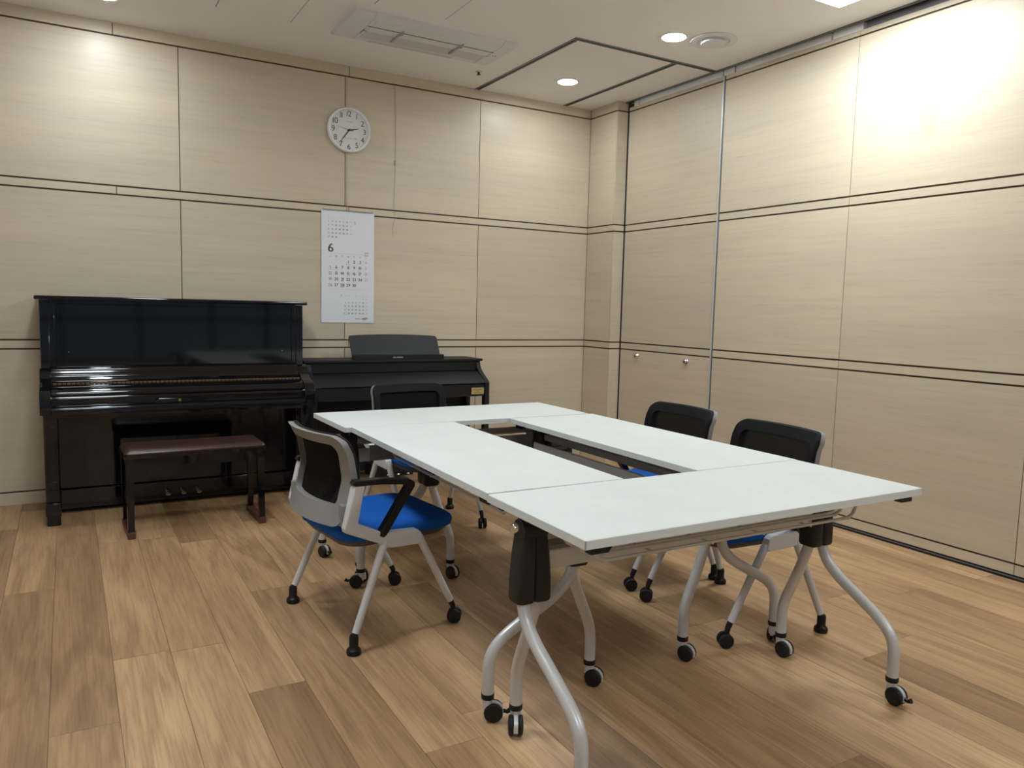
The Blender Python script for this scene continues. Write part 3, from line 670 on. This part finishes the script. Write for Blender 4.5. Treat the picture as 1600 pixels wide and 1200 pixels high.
def make_table(rot, ang):
    """ang: world direction (degrees) each caster trails: S-leg and rear leg at -x, then at +x"""
    t = empty('folding_table', (0, 0, 0)); ang = [math.radians(a-rot) for a in ang]
    hx, hy = TL/2, TW/2
    MB().box(-hx+.001, hx-.001, -hy+.001, hy-.001, TZ-TT+.002, TZ, .0015, 1).build('tabletop', 'laminate', t)
    e = MB()
    for a in ((-hx, hx, -hy, -hy+.003), (-hx, hx, hy-.003, hy), (-hx, -hx+.003, -hy, hy), (hx-.003, hx, -hy, hy)): e.box(*a, TZ-TT, TZ-.0012)
    e.box(-hx+.002, hx-.002, -hy+.002, hy-.002, TZ-TT, TZ-TT+.003)
    e.build('edge_band', 'edge_band', t, smooth=False)
    bm_ = MB().box(-.60, .60, .080, .120, .562, .622, .006).build('crossbeam', 'silver_paint', t)
    MB().box(-.55, .55, .190, .202, .580, .656, .004).build('modesty_panel', 'modesty', t)
    for x in (-.40, .40): MB().box(x-.015, x+.015, .105, .194, .640, .652).build('panel_bracket', 'silver_dull', t)
    # wire book shelf
    sh = MB()
    for y, z, xe in ((-.110, .640, .52), (-.075, .645, .50), (-.040, .640, .52), (0., .640, .50), (.040, .640, .52)):
        sh.tube(catmull([(-xe-.040, y, .737), (-xe-.038, y, .690), (-xe-.022, y, z+.014), (-xe+.015, y, z), (-xe+.08, y, z), (xe-.08, y, z), (xe-.015, y, z), (xe+.022, y, z+.014), (xe+.038, y, .690), (xe+.040, y, .737)], 5), .0055, 8)
    for x in (-.33, -.11, .11, .33): sh.tube([(x, -.112, .634), (x, .045, .634)], .0035, 8)
    sh.build('wire_shelf', 'silver_paint', t)
    MB().box(-.60, .60, .085, .115, .652, .682, .004).build('spine_rail', 'silver_dull', t)
    # corner link clips
    for sx in (-1, 1):
        for sy in (-1, 1):
            a, b = sorted((sx*(hx-.030), sx*(hx-.105)))
            MB().prism([(a, .737), (b, .737), (b-(.02 if sx < 0 else 0), .714), (a+(.02 if sx > 0 else 0), .714)], 'y', sy*(hy-.03)-.014, sy*(hy-.03)+.014, .002).build('link_clip', 'black_plastic', t)
    for sx in (-1, 1):
        xo, xi, xm = sx*.655, sx*.600, sx*.628
        # pivot pod
        def sec(z, cy, wy, wx, x): return [(x+a, cy+b, z) for a, b in rrect(wx, wy, min(wx, wy)*.6, 4)]
        pod = MB()
        for q in (xm-.0275, xm+.0275):
            d = 1 if q > xm else -1
            pod.loops([sec(.474, .100, .034, .027, q), sec(.482, .100, .039, .0295, q), sec(.54, .100, .039, .0285, q), sec(.62, .101, .037, .026, q-d*.004), sec(.665, .102, .035, .023, q-d*.008), sec(.70, .104, .032, .02, q-d*.011), sec(.728, .104, .022, .018, q-d*.012), sec(.737, .104, .018, .017, q-d*.012)])
        pod = pod.build('pivot_bracket', 'pod_grey', t)
        MB().lathe([(.034, -.040), (.037, -.034), (.037, .034), (.034, .040)], (xm, .103, .685), (1, 0, 0), 24).build('pivot_hub', 'pod_grey', pod)
        MB().lathe([(.017, .034), (.017, .050), (.014, .055), (.004, .057)], (xm, .116, .690), (sx, 0, 0), 18).build('pivot_bolt', 'chrome', pod)
        MB().box(xm-sx*.05-.008, xm-sx*.05+.008, -.10, .16, .700, .737, .003).build('mounting_plate', 'silver_dull', t)
        MB().tube([(xm-sx*.045, .10, .665), (xm-sx*.16, .10, .735)], .006, 8).build('brace', 'silver_dull', t)
        # front S-shaped leg (outer) and rear leg (inner)
        p = catmull([(xo, .095, .53), (xo, .090, .470), (xo, .062, .415), (xo, .010, .372), (xo, -.075, .325), (xo, -.162, .275), (xo, -.206, .235), (xo, -.224, .190), (xo, -.226, .14), (xo, -.226, .082)], 5)
        lg = MB().tube(p, .0195, 16).build('leg', 'silver_paint', t)
        wmb, hmb, rmb = MB(), MB(), MB(); aw = ang[0 if sx < 0 else 2]; wheel_set(wmb, hmb, rmb, xo, -.226, .088, aw)
        wmb.build('caster_wheel', 'wheel_black', lg); hmb.build('caster_hood', 'silver_paint', lg); rmb.build('collar', 'black_plastic', lg)
        ca_, sa_ = math.cos(aw), math.sin(aw); lx, ly = xo+.020*ca_, -.226+.020*sa_
        MB().tube([(lx+.026*ca_, ly+.026*sa_, .034), (lx+.044*ca_, ly+.044*sa_, .030), (lx+.054*ca_, ly+.054*sa_, .036)], [.006, .007, .009], 8).build('brake_lever', 'black_plastic', lg)
        p = catmull([(xi, .096, .53), (xi, .106, .475), (xi, .135, .385), (xi, .172, .295), (xi, .200, .225), (xi, .210, .165), (xi, .210, .082)], 5)
        lg = MB().tube(p, .0195, 16).build('leg', 'silver_paint', t)
        wmb, hmb, rmb = MB(), MB(), MB(); wheel_set(wmb, hmb, rmb, xi, .210, .088, ang[1 if sx < 0 else 3])
        wmb.build('caster_wheel', 'wheel_black', lg); hmb.build('caster_hood', 'silver_paint', lg); rmb.build('collar', 'black_plastic', lg)
    return t
R_ = math.radians
for x, y, a, ang, lab in (
        (1.787, 1.764, -.3, (-110, -118, -90, -85), 'white folding table on casters, the free end of the ring away from the pianos'),
        (1.378, 2.727, -91.0, (150, -75, -30, -58), 'white folding table of the ring beside the chair turned toward the open floor'),
        (2.228, 2.719, 89.7, (20, -70, 100, 60), 'white folding table of the ring with two chairs tucked in by the partition'),
        (1.787, 3.686, 180.2, (-120, -60, -70, -80), 'white folding table end of the ring next to the digital piano')):
    o = make_table(a, ang)
    o.location = (x, y, 0); o.rotation_euler = (0, 0, R_(a)); tag(o, lab, 'table', 'four folding tables pushed into a ring')

# ================================================================== CHAIRS
def bprof(z):
    P = [(.44, -.012), (.50, .008), (.58, .036), (.66, .052), (.75, .038), (.80, .016), (.84, -.006)]
    for (z0, a0), (z1, a1) in zip(P, P[1:]):
        if z <= z1: t = (z-z0)/(z1-z0); t = max(0, t); t = t*t*(3-2*t)*.5+t*.5; return a0+(a1-a0)*t
    return P[-1][1]
def make_chair():
    t = empty('conference_chair', (0, 0, 0)); Y0 = -.26
    def bp(x, z, off): return (x, Y0+bprof(z)-.052*(1-(x/.25)**2)+off, z)
    def loop(hw0, hw1, z0, z1, r, n=7):
        """rounded outline, narrower below"""
        pts = rrect(1, (z1-z0)/2, r, n, 0, (z0+z1)/2); out = []
        for sx, z in rrect(.25, (z1-z0)/2, r, n, 0, (z0+z1)/2):
            f = (z-z0)/(z1-z0); hw = hw0+(hw1-hw0)*f; out.append((sx/.25*hw, z))
        # extra points along the long horizontal runs so that the frame follows the curve
        res = []
        m = len(out)
        for i in range(m):
            a, b = out[i], out[(i+1) % m]; d = math.hypot(a[0]-b[0], a[1]-b[1]); k = 10 if d > .15 else 1
            for j in range(k): res.append((a[0]+(b[0]-a[0])*j/k, a[1]+(b[1]-a[1])*j/k))
        return res
    O = loop(.256, .250, .482, .832, .045); I = loop(.202, .208, .556, .794, .030)
    def ring(O_, I_, o0, o1): return MB().loops([[bp(x, z, o0) for x, z in O_], [bp(x, z, o1) for x, z in O_], [bp(x, z, o1) for x, z in I_], [bp(x, z, o0) for x, z in I_], [bp(x, z, o0) for x, z in O_]], False, False)
    ring(O, I, -.022, .004).build('back_frame', 'chair_grey', t)
    O2 = loop(.250, .247, .500, .836, .045); I2 = loop(.197, .208, .552, .788, .028)
    k = MB(); O2i = loop(.246, .243, .504, .832, .043)
    k.loops([[bp(x, z, .003) for x, z in O2], [bp(x, z, .012) for x, z in O2], [bp(x, z, .020) for x, z in O2i], [bp(x, z, .020) for x, z in I2], [bp(x, z, .004) for x, z in I2], [bp(x, z, .003) for x, z in O2]], False, False)
    k.build('back_pad', 'pad_black', t)
    C0 = (0, .685); Ls = []
    for s in (1.02, .75, .5, .25, .08): Ls.append([bp(C0[0]+(x-C0[0])*s, C0[1]+(z-C0[1])*s, .004) for x, z in I2])
    MB().loops(Ls, False, True).build('back_mesh', 'mesh_fabric', t)
    # seat
    def seat(g, z, dome=0.):
        return [(x*(1+.0*y), Y0+y, z-dome*max(0, (y-.40)/.14)**2*.5) for x, y in rrect(.238+g, .262+g, .085, 7, 0, .268)]
    L = [seat(-.012, .405, 0), seat(0, .414), seat(.004, .432), seat(0, .450, .012), seat(-.012, .461, .016), seat(-.04, .468, .018), seat(-.10, .470, .016)]
    MB().loops(L).build('seat_cushion', 'seat_blue', t)
    L = [seat(-.07, .372), seat(-.03, .380), seat(-.014, .400), seat(-.013, .408)]
    MB().loops(L).build('seat_shell', 'seat_shell', t)
    MB().tube([(-.262, Y0+.235, .395), (.262, Y0+.235, .395)], .013, 10).build('cross_tube', 'chair_light', t)
    for s in (-1, 1):
        def sx(a, b): return (a, b) if s > 0 else (-b, -a)
        lo, hi = sx(.253, .292)
        poly = [(.026, .645), (.070, .645), (.043, .500), (.150, .447), (.300, .440), (.318, .425), (.330, .388), (.318, .376), (.200, .380), (.165, .385), (.130, .408), (-.010, .470), (-.012, .486)]
        fr = MB().prism([(Y0+a, z) for a, z in poly], 'x', lo, hi, .006).build('side_frame', 'chair_light', t)
        MB().box(*sx(.225, .258), Y0-.012, Y0+.035, .485, .570, .006).build('back_mount', 'chair_grey', fr)
        poly = [(.018, .654), (.028, .668), (.150, .664), (.268, .645), (.286, .634), (.286, .618), (.164, .438), (.150, .428), (.130, .438), (.134, .450), (.250, .620), (.244, .628), (.150, .640), (.030, .645)]
        MB().prism([(Y0+a, z) for a, z in poly], 'x', *sx(.258, .294), .004).build('armrest', 'black_plastic', t)
        a0, a1 = Vector((s*.276, Y0+.168, .425)), Vector((s*.308, Y0+.024, .080))
        lg = MB().tube([a0, a0.lerp(a1, .5), a1], [.0165, .0155, .0145], 14).build('leg', 'chair_light', t)
        g0 = a1-(a0-a1).normalized()*.02
        g = MB().tube([a1-(a1-a0).normalized()*.004, g0], [.0125, .012], 12)
        g.lathe([(.014, .076), (.018, .066), (.0175, .032), (.020, .026), (.027, .020), (.029, .009), (.026, 0)], (g0.x, g0.y, 0), n=20)
        g.build('glide', 'black_plastic', lg)
        b0, b1 = Vector((s*.272, Y0+.318, .402)), Vector((s*.264, Y0+.478, .100))
        lg = MB().tube([b0, b0.lerp(b1, .5), b1], [.0165, .0155, .0145], 14).build('leg', 'chair_light', t)
        d = (b1-b0).normalized(); c0 = b1+d*.034
        g = MB().tube([b1-d*.004, b1+d*.02, c0], [.0125, .012, .010], 12)
        wz = .030; ang = random.uniform(-.8, .8); ax = Vector((math.cos(ang), math.sin(ang), 0)); wc = Vector((c0.x, c0.y+.006, wz))
        g.tube([c0-d*.010, wc], [.011, .009], 10)
        for q in (-1, 1): g.lathe([(.014, 0), (.0285, .001), (.030, .004), (.030, .014), (.027, .018), (.012, .0195), (.003, .020)], wc+ax*q*.005, ax*q, 22)
        g.build('caster', 'wheel_black', lg)
    return t
cp = make_chair()
for k, (x, y, a, lab) in enumerate((
        (1.114, 3.062, -83.0, 'blue-seat mesh-back chair pulled out on the open floor side, grey frame showing'),
        (2.497, 2.366, 86.5, 'blue-seat black mesh chair by the partition, nearer the free table end'),
        (2.545, 3.040, 88.0, 'blue-seat black mesh chair by the partition, nearer the digital piano'),
        (1.862, 4.232, 184.0, 'blue-seat black chair between the digital piano and the table ring'))):
    o = cp if k == 0 else copy_tree(cp)
    o.location = (x, y, 0); o.rotation_euler = (0, 0, R_(a)); tag(o, lab, 'chair', 'conference chairs around the tables')
